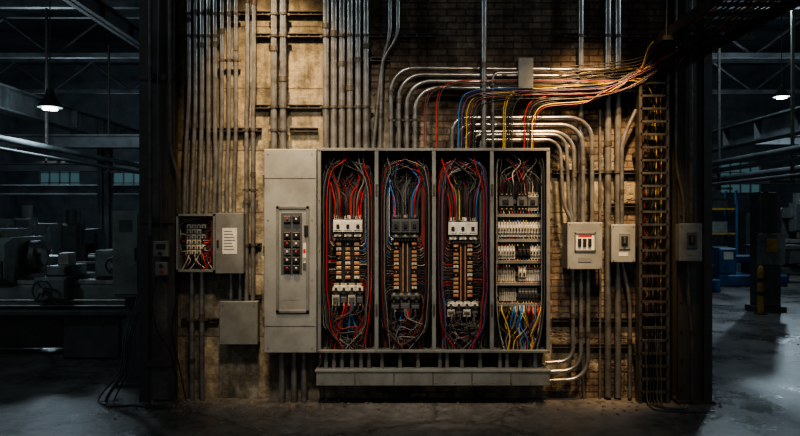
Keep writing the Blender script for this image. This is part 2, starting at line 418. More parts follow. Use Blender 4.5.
def strip(b, u0, v0, u1, v1, n, yb, m):
    w = (u1-u0)/n
    for i in range(n):
        b.ebox(u0+i*w+.15, v0, u0+(i+1)*w-.15, v1, yb-.05, yb, m, .003)
        p = q(u0+(i+.5)*w, (v0+v1)/2, yb-.05); b.cyl((p.x, yb-.056, p.z), (p.x, yb-.048, p.z), .007, 'brass', 6)
def termcol(b, u, v0, v1, n, yb, w=5, m='copper'):
    st = (v1-v0)/n
    b.ebox(u-w/2-1, v0-1, u+w/2+1, v1+1, yb-.02, yb, 'black_plastic')
    for i in range(n):
        v = v0+i*st; mm = (m, 'cream_plastic', m, 'brass', m, 'black_plastic')[(i*5+int(abs(u))) % 6]
        b.ebox(u-w/2, v+st*.15, u+w/2, v+st*.8, yb-.05, yb-.02, mm, .003)
        p = q(u, v+st*.45, yb-.05); b.cyl((p.x, yb-.056, p.z), (p.x, yb-.048, p.z), .007, 'brass', 6)

def bay(idx, L, Rr, cfg):
    C = (L+Rr)/2; b = B('bay_equipment'); w = B('bay_wiring'); yb = -.065
    bv0, bv1 = cfg['brk']; hw = cfg['hw']
    breaker(b, C-hw, bv0, C+hw, bv1, yb, .12, cfg['body'])
    strip(b, C-hw, bv1+.6, C+hw, bv1+3.4, 9, yb, 'cream_plastic' if idx != 1 else 'grey_plastic')
    cols = cfg['cols']
    for cu in cols: termcol(b, C+cu, cfg['t0']+1, cfg['t1'], cfg['n'], yb, cfg.get('tw', 5))
    if len(cols) == 2:
        for k in range(3):
            u = C-2.2+k*2.2; b.ebox(u-.6, cfg['t0']+1, u+.6, cfg['t1']+2, yb-.035, yb-.02, 'copper' if k != 1 else 'black_plastic')
    lv0, lv1 = cfg['low']
    breaker(b, C-hw-1, lv0, C+hw+1, (lv0+lv1)/2+1, yb, .10, cfg['lbody'], 4)
    for k in range(4 if idx != 1 else 3):
        ww = (2*hw+2)/(4 if idx != 1 else 3); u = C-hw-1+k*ww
        b.ebox(u+.3, (lv0+lv1)/2+2, u+ww-.3, lv1+3, yb-.085, yb, 'black_plastic' if (k+idx) % 2 else cfg['lbody'], .004)
        b.ebox(u+1.2, (lv0+lv1)/2+4, u+ww-1.2, lv1, yb-.10, yb-.085, 'grey_plastic', .004)
        p = q(u+ww/2, lv1+1.8, yb-.085); b.cyl((p.x, yb-.095, p.z), (p.x, yb-.083, p.z), .011, 'brass', 8)
    t0, t1 = cfg['t0']-2, cfg['t1']+5
    for side in (-1, 1):
        E = L if side < 0 else Rr; tip = C + side*(abs(cols[-1])+3)
        for layer in range(2):
            n = 22
            for i in range(n):
                t = i/(n-1); v = t0 + t*(t1-t0) + R.uniform(-.5, .5); jj = R.uniform(-.25, .25)
                y = yb-.04-layer*.045-R.uniform(0, .02); cm = R.choice(WD)
                up = (i < n*.65) if layer == 0 else (i < n*.5)
                st = R.uniform(0, 22)
                if up:
                    e = E - side*(9.6-7.6*t/.65+jj+layer); k = 1-t/.65
                    pts = [q(E-side*(2+st), 152, y), q(E-side*(2.5+st*.8), 159+5*k, y), q(e-side*st*.15, 172+9*k, y), q(e, 190+6*k, y), q(e, v-8, y), q(e-side*1.2, v-2.2, y), q(e-side*4, v, y-.01), q((e+tip)/2, v+.3, y-.01), q(tip, v, yb-.035)]
                else:
                    k = (t-.5)/.5; e = E - side*(2+7*k+jj)
                    pts = [q(E-side*(3+st), 349, y), q(E-side*(4+st*.85), 341-4*k, y), q(e-side*st*.2, 330-8*k, y), q(e, 318-7*k, y), q(e, min(v+8, 309-6*k), y), q(e-side*1.2, min(v+2.2, 306), y), q(e-side*4, v, y-.01), q((e+tip)/2, v-.3, y-.01), q(tip, v, yb-.035)]
                w.tube(spline(pts, 5), R.uniform(.0035, .0048), cm, 5, False)
    for i in range(16):
        s0 = C+R.uniform(-20, 20); e = C+R.uniform(-hw, hw); y = yb-.01-R.uniform(0, .03)
        w.tube(spline([q(s0, 152, y), q(s0*.7+e*.3+R.uniform(-3, 3), 170, y), q(e+R.uniform(-2, 2), 192, y), q(e, bv0+4, y)], 6), .005, R.choice(['c_black', 'c_dark', 'c_dark', 'c_darkred', 'c_black', 'c_grey']), 5, False)
    nt_ = len(cfg['top'])
    for i, cm in enumerate(cfg['top']):
        side = -1 if (i % 2 == 0) else 1; k = (i//2)/max(1, (nt_//2))
        u = C + side*(hw*.85)*(1-k*.85)+R.uniform(-.6, .6); y = yb-.07-.10*R.random(); dh = R.uniform(-5, 7)
        s0 = C + side*R.uniform(-12, 22)
        pts = [q(s0, 152, y), q(s0+side*R.uniform(-1, 2), 157+R.uniform(0, 5), y), q(C+side*(hw+4-9*k), 171+7*k+dh, y), q(u+side*(2.5-2*k), 190+3*k+dh*.5, y), q(u, 204, y), q(u, bv0+3, yb-.1)]
        w.tube(spline(pts, 7), .0068, cm, 7, False)
    ns = 7
    for side in (-1, 1):
        E = L if side < 0 else Rr
        for i in range(ns):
            k = i/(ns-1); y = yb-.13-.02*(i % 3); e = E-side*(1.4+5.5*k); s0 = R.uniform(-6, 22) if i % 3 else R.uniform(-22, -8); hz = R.uniform(0, 6); b0 = R.uniform(-16, 18)
            pts = [q(C+side*s0, 151.5, y), q(C+side*(s0*.8+3), 156+5*k+hz*.5, y), q(E-side*(8+5*k), 161+9*k+hz, y), q(E-side*(3.5+5.5*k), 173+9*k+hz, y), q(e, 196+4*k, y), q(e+R.uniform(-.5, .5), 245, y), q(e+R.uniform(-.5, .5), 288, y), q(e-side*(1.5+k), 312-4*k, y), q(E-side*(7+4*k)+side*b0*.05, 331-4*k, y), q(C+side*b0, 349, y)]
            w.tube(spline(pts, 6), .0046, cfg['sw'][(i*3+(side > 0)*2) % len(cfg['sw'])], 6, False)
    for i, cm in enumerate(cfg['bot']):
        k = i % 4; u = C-hw+(k+.5)*2*hw/4; y = yb-.07-.025*(i//4)
        t = u+R.uniform(-8, 8)
        pts = [q(u, lv1-1, yb-.09), q(u, lv1+6, y), q((u*1.6+t*.4)/2+R.uniform(-2, 2), (lv1+330)/2, y), q(t, 336, y), q(t+R.uniform(-5, 5), 349, y)]
        w.tube(spline(pts, 7), .0068, cm, 7, False)
    for i in range(16):
        s2 = R.choice((-1, 1)); y = yb-.05-R.uniform(0, .10); a = R.uniform(8, 21); vb = R.uniform(328, 346); u = C-s2*R.uniform(-hw, hw)
        pts = [q(u, lv1, y+.02), q(u+s2*2, lv1+9, y), q(C+s2*a, (lv1+vb)/2+4, y), q(C+s2*a*.6, vb, y), q(C-s2*R.uniform(0, 12), vb+R.uniform(-3, 3), y), q(C-s2*R.uniform(4, 20), 349, y)]
        w.tube(spline(pts, 6), R.uniform(.004, .006), R.choice(['c_black', 'c_dark', 'c_darkred', 'c_grey', 'c_dark', 'c_dark', 'c_black', 'c_black']), 6, False)
    b.done(root); w.done(root)

cfgs = [
 dict(brk=(215, 237), hw=15, body='white_plastic', t0=241, t1=280, n=8, cols=(-9, 0, 9), low=(283, 303), lbody='cream_plastic',
      top=['c_red', 'c_red', 'c_dark', 'c_red', 'c_dark', 'c_grey', 'c_red', 'c_darkred', 'c_black', 'c_dark', 'c_black', 'c_red', 'c_dark'], sw=['c_black', 'c_red', 'c_dark', 'c_grey', 'c_black', 'c_black', 'c_dark'],
      bot=['c_red', 'c_blue', 'c_blue', 'c_dark', 'c_red', 'c_black', 'c_blue', 'c_black', 'c_dark', 'c_red']),
 dict(brk=(214, 238), hw=14, body='grey_plastic', t0=241, t1=290, n=12, cols=(-9, 9), low=(293, 309), lbody='grey_plastic',
      top=['c_red', 'c_dark', 'c_blue', 'c_dark', 'c_black', 'c_red', 'c_grey', 'c_blue', 'c_black', 'c_dark', 'c_dark', 'c_black'], sw=['c_black', 'c_grey', 'c_dark', 'c_black', 'c_black', 'c_dark', 'c_darkred'],
      bot=['c_red', 'c_blue', 'c_red', 'c_dark', 'c_blue', 'c_black', 'c_red', 'c_black', 'c_dark']),
 dict(brk=(217, 240), hw=15, body='white_plastic', t0=243, t1=298, n=13, cols=(-7, 7), low=(301, 314), lbody='cream_plastic',
      top=['c_red', 'c_blue', 'c_dark', 'c_darkred', 'c_red', 'c_black', 'c_grey', 'c_dark', 'c_yellow', 'c_dark', 'c_black'], sw=['c_black', 'c_purple', 'c_dark', 'c_red', 'c_grey', 'c_black', 'c_dark'],
      bot=['c_black', 'c_dark', 'c_black', 'c_dark', 'c_white', 'c_black', 'c_dark', 'c_grey'])]
for i in range(3): bay(i, BAYS[i][0], BAYS[i][1], cfgs[i])

L4, R4 = BAYS[3]; b = B('din_rail_devices'); w = B('control_wiring'); yb = -.065
def dinrow(v0, v1, specs, u0):
    m = (v0+v1)/2
    b.ebox(L4+1, m-2, R4-1, m+2, yb-.02, yb, 'galvanised')
    u = u0
    for (wd, m1, kind) in specs:
        if kind == 'gap': u += wd; continue
        dep = .09 if kind != 'term' else .05
        b.ebox(u, v0, u+wd-.35, v1, yb-dep+.02, yb-.018, m1, .003)
        h = v1-v0
        if kind in ('mcb', 'cont'):
            b.ebox(u+.1, v0+h*.25, u+wd-.45, v1-h*.25, yb-dep, yb-dep+.02, m1 if kind == 'mcb' else 'grey_plastic', .003)
            b.ebox(u+wd*.25, v0+h*.4, u+wd*.65, v0+h*.62, yb-dep-.012, yb-dep, 'black_plastic', .002)
        if kind == 'cont':
            for k in range(3):
                for vv in (v0+h*.12, v1-h*.12): p = q(u+wd*(.2+.3*k), vv, yb-dep+.02); b.cyl((p.x, yb-dep+.012, p.z), (p.x, yb-dep+.024, p.z), .008, 'brass', 6)
        if kind == 'term':
            p = q(u+wd*.45, v0+h*.3, yb-.05); b.cyl((p.x, yb-.058, p.z), (p.x, yb-.045, p.z), .005, 'brass', 6)
        u += wd
mc = lambda n, m='white_plastic', wd=2.9: [(wd, m, 'mcb')]*n
dinrow(192, 211, [(15, 'black_plastic', 'cont'), (3, '', 'gap'), (11, 'black_plastic', 'cont'), (11, 'cream_plastic', 'cont')], 499)
dinrow(222, 237, mc(15), 498)
dinrow(246, 259, mc(6) + [(3, '', 'gap')] + mc(3, 'black_plastic', 4) + mc(4), 498)
dinrow(267, 281, [(2.2, 'cream_plastic', 'term')]*8 + [(3, '', 'gap')] + mc(2, 'cream_plastic', 4) + [(2.2, 'white_plastic', 'term')]*7, 498)
dinrow(288, 301, [(2.2, 'cream_plastic', 'term')]*8 + [(2, '', 'gap')] + mc(6, 'grey_plastic', 3.2) + [(1, '', 'gap')], 499)
for v in (215.5, 240.5, 262, 284, 305):
    b.ebox(L4+.5, v-1.6, R4-.5, v+1.6, yb-.09, yb, 'painted_grey', .002)
b.ebox(L4+.3, 190, L4+3, 307, yb-.09, yb, 'painted_grey'); b.ebox(R4-3, 190, R4-.3, 307, yb-.09, yb, 'painted_grey')
for i in range(30):
    k = i/29; u = 499+k*42; y = yb-.05-R.uniform(0, .12); t = R.uniform(498, 542); E = R.choice((L4+5, R4-5)); f = R.uniform(0, .5)
    w.tube(spline([q(t, 152, y), q(t*(1-f)+E*f, 159+R.uniform(0, 5), y), q(t*.3+u*.7+R.uniform(-3, 3), 172+R.uniform(-3, 5), y), q(u, 183, y), q(u, 194, yb-.07)], 6), R.uniform(.004, .0055), R.choice(['c_black', 'c_dark', 'c_red', 'c_grey', 'c_white', 'c_brown', 'c_dark', 'c_darkred', 'c_dark', 'c_black']), 6, False)
for (v, vt) in ((211, 216), (220, 223), (237, 240), (244, 247), (259, 262), (265, 268), (281, 284), (301, 305)):
    for k in range(16):
        u = 498+k*2.8; y = yb-.095
        w.tube(spline([q(u, v, yb-.06), q(u+.3, (v+vt)/2, y), q(u, vt, yb-.05)], 3), .0035, R.choice(['c_black', 'c_red', 'c_dark', 'c_white', 'c_blue', 'c_yellow']), 5, False)
cc = ['c_yellow']*2 + ['c_blue']*3 + ['c_red']*6 + ['c_black']*10 + ['c_white']*2 + ['c_green', 'c_dark', 'c_dark', 'c_grey', 'c_grey']
for i in range(54):
    t = i/53; u = 499+t*43; cm = R.choice(['c_black', 'c_yellow', 'c_dark', 'c_black']) if t < .33 else (R.choice(['c_blue', 'c_blue', 'c_yellow', 'c_black', 'c_grey']) if t < .55 else R.choice(cc))
    y = yb-.05-R.uniform(0, .13); e = u*.6+520*.4+R.uniform(-12, 12); bow = R.uniform(-8, 8)+(6 if t < .5 else -6)*abs(t-.5)
    w.tube(spline([q(u, 303, yb-.04), q(u+R.uniform(-.5, .5), 311, y), q(u+bow, 326, y), q(e+bow*.4, 339, y), q(e, 350, y)], 6), R.uniform(.0045, .0065), cm, 6, False)
for i in range(10):
    for E, sg in ((R4, -1), (L4, 1)):
        if sg > 0 and i > 4: continue
        u = E+sg*(1+i*.45); y = yb-.12-.015*(i % 4)
        w.tube(spline([q(u+sg*(4+i*.6), 152, y), q(u+sg*1, 162+i*.5, y), q(u, 185, y), q(u+R.uniform(-.2, .2), 240, y), q(u, 300, y), q(u+sg*3, 330, y), q(u+sg*(6+i*.5), 350, y)], 6), .0045, WD[(i*7) % len(WD)], 5, False)
b.done(root); w.done(root)

b = B('wireway_trough'); b.ebox(316, 371, 550, 386, -.32, -.001, 'painted_grey', .006)
for u in (355, 394, 433, 472, 511): b.ebox(u-.4, 370.6, u+.4, 386.4, -.324, -.02, 'strut_steel')
b.ebox(315, 370, 551, 372.6, -.328, -.02, 'painted_grey', .003)
for u in range(322, 550, 19): p = q(u, 383, -.32); b.cyl((p.x, -.325, p.z), (p.x, -.318, p.z), .006, 'galvanised', 8)
b.done()

# --- small left open panel
root2 = bpy.data.objects.new('breaker_panel', None); bpy.context.collection.objects.link(root2)
b = B('enclosure'); Y = -.20
a, c2 = q(176, 214, Y), q(215, 272, Y)
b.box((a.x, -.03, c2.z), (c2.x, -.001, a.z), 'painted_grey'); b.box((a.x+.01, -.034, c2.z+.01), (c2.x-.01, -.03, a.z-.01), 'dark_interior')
b.box((a.x, Y, a.z-.02), (c2.x, -.03, a.z), 'painted_grey'); b.box((a.x, Y, c2.z), (c2.x, -.03, c2.z+.02), 'painted_grey')
b.box((a.x, Y, c2.z), (a.x+.02, -.03, a.z), 'painted_grey'); b.box((c2.x-.02, Y, c2.z), (c2.x, -.03, a.z), 'painted_grey')
b.ebox(215, 213.5, 243, 273, Y-.03, -.001, 'painted_grey', .006)
b.ebox(215.5, 213, 243.5, 273.5, Y-.034, Y-.028, 'painted_grey', .003)
b.ebox(222.5, 228, 237, 254, Y-.037, Y-.033, 'paper')
for v in range(231, 252, 3): b.ebox(224, v, 235-(v % 4), v+.7, Y-.038, Y-.0365, 'grey_plastic')
b.ebox(216.5, 240, 218.5, 247, Y-.045, Y-.03, 'black_plastic', .003)
b.done(root2)
b = B('breakers')
b.ebox(185, 221, 208, 257, -.07, -.034, 'grey_plastic')
for r in range(6):
    for k in range(4 if r % 2 == 0 else 3):
        u = 186.5+k*5; b.ebox(u, 224+r*5.2, u+4.4, 228.4+r*5.2, -.12, -.06, 'cream_plastic' if (r+k) % 3 else 'white_plastic', .004); b.ebox(u+1.5, 225.5+r*5.2, u+3, 227+r*5.2, -.13, -.12, 'black_plastic')
b.done(root2)
b = B('wiring')
for i in range(34):
    u = R.uniform(181, 211); y = -.1-R.uniform(0, .06); E = R.choice((180.5, 211)); v = R.uniform(226, 256)
    tip = R.uniform(184, 188) if E < 190 else R.uniform(203, 207)
    b.tube(spline([q(u, 217, y), q(E, 222+R.uniform(-2, 3), y), q(E+R.uniform(-.8, .8), v, y), q(tip, v+2, -.12)], 5), .004, R.choice(['c_black', 'c_red', 'c_white', 'c_dark', 'c_darkred', 'c_black']), 5, False)
for i in range(14):
    u = R.uniform(184, 208); y = -.1-R.uniform(0, .06)
    b.tube(spline([q(u, 253, -.1), q(u+R.uniform(-5, 5), 261, y), q(u+R.uniform(-8, 8), 270, y)], 5), .005, R.choice(['c_black', 'c_red', 'c_dark', 'c_white']), 5, False)
b.done(root2)

b = B('junction_box'); b.ebox(220, 302, 257, 344, -.16, -.001, 'painted_grey'); b.ebox(219.4, 301.4, 257.6, 344.6, -.165, -.155, 'painted_grey', .004)
screws(b, 223, 305, 254, 341, -.165); b.done()
b = B('junction_box'); b.ebox(519, 58, 533, 88, -.25, -.001, 'painted_grey'); b.ebox(518.5, 57.5, 533.5, 88.5, -.256, -.245, 'painted_grey', .004); screws(b, 521, 60, 531, 86, -.256); b.done()

def switch(name, u0, v0, u1, v1, Y, wall, kind):
    pm = 'panel_grey' if kind < 3 else 'painted_grey'
    b = B(name); b.ebox(u0, v0, u1, v1, Y, wall, pm); b.ebox(u0-.5, v0-.5, u1+.5, v1+.5, Y-.012, Y+.004, pm, .006)
    W, H = u1-u0, v1-v0
    if kind == 1:
        for a in ((.2, .2, .82, .24), (.2, .58, .82, .62), (.2, .2, .24, .62), (.78, .2, .82, .62)): b.ebox(u0+W*a[0], v0+H*a[1], u0+W*a[2], v0+H*a[3], Y-.022, Y-.012, 'painted_grey', .002)
        b.ebox(u0+W*.24, v0+H*.24, u0+W*.78, v0+H*.58, Y-.015, Y-.012, 'paper')
        for i in range(3): b.ebox(u0+W*(.3+.15*i), v0+H*.34, u0+W*(.4+.15*i), v0+H*.5, Y-.03, Y-.015, 'black_plastic', .003)
        b.ebox(u0+W*.3, v0+H*.26, u0+W*.7, v0+H*.30, Y-.017, Y-.015, 'red_plastic')
        b.ebox(u0+W*.3, v0+H*.75, u0+W*.7, v0+H*.85, Y-.016, Y-.012, 'painted_grey')
    else:
        b.ebox(u0+W*.32, v0+H*.22, u0+W*.8, v0+H*.66, Y-.02, Y-.012, 'painted_grey' if kind == 2 else 'grey_plastic', .003)
        b.ebox(u0+W*.42, v0+H*.30, u0+W*.7, v0+H*.54, Y-.032, Y-.02, 'black_plastic', .004)
        b.ebox(u0+W*.52, v0+H*.33, u0+W*.6, v0+H*.5, Y-.045, Y-.03, 'grey_plastic', .002)
        b.ebox(u0+W*.3, v0+H*.74, u0+W*.7, v0+H*.84, Y-.014, Y-.012, 'paper' if kind == 2 else 'painted_grey')
    b.ebox(u1+.3, v0+H*.3, u1+2.2, v0+H*.6, Y, Y+.04, 'black_plastic', .004)
    screws(b, u0+1.5, v0+1.5, u1-1.5, v1-1.5, Y-.012); b.done()
switch('disconnect_switch', 568, 223, 602, 269, -.24, -.001, 1)
switch('disconnect_switch', 612, 225, 635, 262, -.2, -.001, 2)
switch('disconnect_switch', 680, 224, 702, 261, -.34, -.231, 3)

b = B('thermostat_box'); b.ebox(153, 241, 168, 257, -.22, -.16, 'painted_grey', .006); b.ebox(156, 244, 165, 249, -.226, -.22, 'black_plastic', .002)
p = q(160, 253.5, -.22); b.cyl((p.x, -.23, p.z), (p.x, -.22, p.z), .018, 'black_plastic', 10); b.done()
b = B('push_button_station'); b.ebox(155, 262, 167, 276, -.21, -.16, 'painted_grey', .008)
for v in (266, 271.5): p = q(161, v, -.21); b.cyl((p.x, -.225, p.z), (p.x, -.21, p.z), .017, 'black_plastic' if v < 268 else 'red_plastic', 10)
b.done()
b = B('hanging_cable')
b.tube(spline([q(157, 277, -.185), q(152, 300, -.21), q(157, 330, -.22), q(170, 352, -.22), q(176, 380, -.2), q(170, 402, -.22)], 7), .007, 'c_black', 6)
b.tube(spline([q(161, 240, -.2), q(161, 180, -.2), q(158, 100, -.2), q(160, TOP, -.2)], 7), .008, 'c_dark', 6)
b.tube(spline([q(176, 300, -.18), q(172, 330, -.2), q(180, 370, -.2), q(186, 401, -.22)], 7), .007, 'c_black', 6)
b.done()
b = B('conduit_bank')
for u in (150, 170):
    P = [q(u, TOP, -.19), q(u, 236, -.19)] if u == 150 else [q(u, TOP, -.19), q(u, 150, -.19), q(178, 175, -.18), q(180, 214, -.15)]
    b.tube(fillet(P, .1), .016, 'strut_steel', 8)
b.done()

# =============== LADDER CABLE TRAY ===============
b = B('vertical_cable_ladder'); yl = -.17
xa, xb = q(639, 0, yl).x, q(666, 0, yl).x
for x in (xa, xb): b.box((x-.014, yl-.05, 0.0), (x+.014, yl+.06, 3.2), 'ladder_steel')
z = .1
while z < 3.15: b.box((xa, yl-.05, z), (xb, yl-.02, z+.022), 'ladder_steel'); z += .125
for z in (.4, 1.4, 2.4): b.box((xa-.014, yl+.06, z), (xb+.014, -.001, z+.05), 'strut_steel')
b.done()
b = B('overhead_cable_tray'); tx0, tx1, tz = 2.42, 3.06, 3.47
for x in (tx0, tx1): b.box((x-.012, -5.2, tz-.04), (x+.012, -.24, tz+.05), 'tray_steel')
y = -5.1
while y < -.25: b.box((tx0, y, tz-.03), (tx1, y+.035, tz-.005), 'tray_steel'); y += .25
for y in (-.8, -2.6, -4.4):
    b.box((tx0-.08, y, tz-.09), (tx1+.08, y+.05, tz-.05), 'tray_steel')
    for x in (tx0-.05, tx1+.05): b.cyl((x, y+.025, tz-.08), (x, y+.025, HZ-.01), .008, 'tray_steel', 6)
b.done()
wires = B('power_cable_bundle')
pal = ['c_black']*12 + ['c_dark']*6 + ['c_brown']*2 + ['c_yellow']*2 + ['c_darkred']*2 + ['c_green']
for i in range(22):
    u = 642+R.uniform(0, 21); y = yl+.01+R.uniform(0, .035); cm = R.choice(pal)
    e = R.uniform(-2, 2)
    pts = [q(u+e, 401, y), q(u, 360, y), q(u+R.uniform(-1.5, 1.5), 280, y), q(u+R.uniform(-1.5, 1.5), 200, y), q(u+R.uniform(-1, 1), 130, y), q(u, 95, y)]
    k = R.uniform(0, 1)
    if i % 2: x = 2.46+k*.55; pts += [(x*.6+q(u, 80, y).x*.4, y-.05, 3.3), (x, -.5, tz+.01+R.uniform(0, .03)), (x, -2.5, tz+.01+R.uniform(0, .03)), (x, -5, tz+.02)]
    else: pts += [q(u-8, 72, y), q(u-40, 68+k*22, -.16), q(580, 72+k*22, -.16)]
    wires.tube(spline(pts, 6), R.uniform(.004, .006), cm, 6, False)
def sweep(s, h, cm, r, y, k):
    pts = [q(s, 149, y), q(s+.5, 132, y), q(s+1.5, h+14, y), q(s+12, h, y), q(s+50, h-4, y), q(600, min(h-3, 98)-R.uniform(0, 5), y), q(636, 72+R.uniform(0, 14), y)]
    pts = [p for i, p in enumerate(pts) if i == 0 or p.x > pts[i-1].x-.06]
    if k: pts += [q(652, 95, yl), q(654+R.uniform(-6, 6), 140, yl+.02)]
    else: x = 2.46+R.random()*.55; pts += [(x-.1, -.35, tz-.02), (x, -.8, tz+.03), (x, -5, tz+.03)]
    wires.tube(spline(pts, 7), r, cm, 6, False)
for s, h0, cols in ((436, 84, ['c_red', 'c_dark']), (424, 88, ['c_darkred', 'c_dark']), (458, 92, ['c_blue', 'c_black', 'c_purple', 'c_black']), (466, 96, ['c_yellow', 'c_dark', 'c_darkred', 'c_black']), (473, 101, ['c_dark', 'c_black']),
                (503, 90, ['c_yellow', 'c_yellow', 'c_black', 'c_black']), (510, 95, ['c_black', 'c_dark']), (524, 99, ['c_red', 'c_black', 'c_dark']), (530, 104, ['c_black', 'c_yellow', 'c_darkred'])):
    for j, cm in enumerate(cols):
        sweep(s+j*1.7, h0+j*1.6, cm, .0052, -.21-.015*(j % 3), j % 2)
for i in range(9):
    v = 62+i*3; wires.tube(spline([q(540+R.uniform(-20, 20), v+6+R.uniform(0, 8), -.2), q(575, v+4, -.21), q(610, v+1, -.2), q(645, v-6, -.22), (2.5+.05*i, -.6, tz+.02), (2.5+.05*i, -5, tz+.03)], 6), .0065, 'c_black', 6, False)
wires.done()
b = B('loose_floor_cable')
for i in range(5):
    u = 645+i*3.5
    b.tube(spline([q(u, 340, -.23), q(u+2, 380, -.24), (q(u, 0, -.3).x+.03, -.3, .03), (q(u, 0, -.4).x+R.uniform(.05, .2), -.42-R.uniform(0, .1), .012), (q(u, 0).x+R.uniform(.15, .35), -.45-R.uniform(0, .1), .012)], 6), .007, R.choice(['c_black', 'c_dark', 'c_black']), 6)
b.done()
b = B('loose_floor_cable')
for i in range(4):
    x = -2.66-i*.025
    b.tube(spline([(x, .32, 1.02), (x, .2, .85), (x-.03, .0, .6), (x-.02, -.12, .3), (x-.1-R.uniform(0, .1), -.2, .05), (x-.05, -.32, .012), (x+.1+R.uniform(0, .15), -.3, .012), (x+.3+R.uniform(0, .2), -.36-R.uniform(0, .1), .012)], 7), .008, R.choice(['c_black', 'c_dark']), 6)
b.done()
b = B('floor_debris')
for i in range(240):
    x = R.uniform(-2.6, 3.1); y = -.1-abs(R.gauss(0, .25)); s = R.uniform(.006, .024)
    vs = []
    for dz in (0, 1):
        for k in range(5):
            a = k*1.256+R.uniform(-.3, .3); vs.append((x+math.cos(a)*s*(1-.4*dz)*R.uniform(.7, 1.3), y+math.sin(a)*s*(1-.4*dz), dz*s*R.uniform(.4, .9)))
    b.faces(vs, [(4, 3, 2, 1, 0), (5, 6, 7, 8, 9)]+[(k, (k+1) % 5, 5+(k+1) % 5, 5+k) for k in range(5)], 'rubble')
b.done()

# =============== HALL STRUCTURE ===============
def ibeam_y(name, x, z0, z1, y0, y1, w=.35, m='beam_steel'):
    b = B(name); b.box((x-w/2, y0, z0), (x+w/2, y1, z0+.04), m); b.box((x-w/2, y0, z1-.04), (x+w/2, y1, z1), m); b.box((x-.02, y0, z0), (x+.02, y1, z1), m)
    y = y0+.5
    while y < y1: b.box((x-w/2+.02, y, z0), (x+w/2-.02, y+.02, z1), m); y += 1.5
    b.done()
def ibeam_x(name, y, z0, z1, x0, x1, w=.3, m='beam_steel'):
    b = B(name); b.box((x0, y-w/2, z0), (x1, y+w/2, z0+.04), m); b.box((x0, y-w/2, z1-.04), (x1, y+w/2, z1), m); b.box((x0, y-.02, z0), (x1, y+.02, z1), m); b.done()
def hcol(x, y, h, w=.3, m='beam_steel'):
    b = B('steel_h_column'); b.box((x-w/2, y-w/2, 0), (x+w/2, y-w/2+.03, h), m); b.box((x-w/2, y+w/2-.03, 0), (x+w/2, y+w/2, h), m); b.box((x-.015, y-w/2, 0), (x+.015, y+w/2, h), m)
    b.box((x-w*.8, y-w*.8, 0), (x+w*.8, y+w*.8, .03), m); b.done()
ibeam_y('crane_runway_beam', -8, 3.95, 4.45, -4, 25)
ibeam_y('crane_runway_beam', 8, 3.5, 4.0, -4, 25)
ibeam_y('roof_beam', -6, 5.75, 6.1, -4, 25, .25); ibeam_y('roof_beam', 6, 5.9, 6.3, -4, 25, .25)
for y in (6, 12, 18, 24):
    hcol(-8, y, 3.95); hcol(8, y, 3.5)
for y in (5, 9, 14, 20):
    b = B('roof_truss'); z0, z1 = 6.6, 7.8
    b.box((-HX+.01, y-.08, z0), (HX-.01, y+.08, z0+.14), 'beam_steel'); b.box((-HX+.01, y-.08, z1), (HX-.01, y+.08, z1+.14), 'beam_steel')
    x = -HX+.1; k = 0
    while x < HX-1.6: b.tube([(x, y, z0+.07 if k % 2 else z1), (x+1.5, y, z1 if k % 2 else z0+.07)], .05, 'beam_steel', 4); x += 1.5; k += 1
    b.done()
for z, y in ((3.4, 9), (2.5, 14), (3.6, 20)):
    ibeam_x('cross_beam', y, z, z+.3, -17.5, -4.5)
for z, y in ((3.1, 20), (4.1, 15)): ibeam_x('cross_beam', y, z, z+.3, 5, 17.5)
b = B('overhead_pipe_run')
for k, (x, z, r) in enumerate(((7.2, 3.05, .07), (7.2, 2.88, .05), (7.5, 2.72, .07), (7.0, 2.55, .04))): b.cyl((x, -2, z), (x, 19, z), r, 'beam_steel', 10)
for y in range(0, 19, 3): b.box((6.9, y, 2.45), (7.6, y+.05, 2.5), 'strut_steel'); b.box((7.28, y, 2.45), (7.33, y+.05, 5.9), 'strut_steel')
b.done()
b = B('overhead_pipe_run')
for x, z, r in ((-7.0, 3.2, .06), (-7.2, 3.05, .045), (-6.8, 2.98, .03)): b.cyl((x, 2, z), (x, 25, z), r, 'beam_steel', 10)
for y in range(4, 25, 3): b.box((-7.3, y, 2.9), (-6.7, y+.05, 2.94), 'strut_steel'); b.box((-7.1, y, 2.9), (-7.06, y+.05, 6.0), 'strut_steel')
b.done()
def highbay(x, y, z, e):
    b = B('high_bay_lamp'); b.tube([(x, y, z+.35), (x, y, z+.2), (x, y, z+.05), (x, y, z)], [.06, .09, .20, .22], 'lamp_shade', 16)
    b.cyl((x, y, z-.04), (x, y, z-.002), .13, 'lamp_glow', 16); b.cyl((x, y, z+.35), (x, y, HZ-.01), .012, 'lamp_shade', 6); b.done()
    l = bpy.data.lights.new('high_bay_light', 'POINT'); l.energy = e; l.color = (.70, .88, 1); l.shadow_soft_size = .15
    o = bpy.data.objects.new('high_bay_light', l); o.location = (x, y, z-.25); bpy.context.collection.objects.link(o)
highbay(-10.1, 13, 4.9, 330); highbay(-12.5, 20, 5.0, 330); highbay(10.9, 13, 5.26, 380); highbay(9.6, 20.5, 5.2, 330); highbay(-6.5, 6, 3.85, 110); highbay(6.8, 6.5, 6.3, 300)
highbay(-7.5, -2.5, 6.2, 260); highbay(7.5, -2.5, 6.2, 260)  # unseen front pair, added to light the floor at the sides

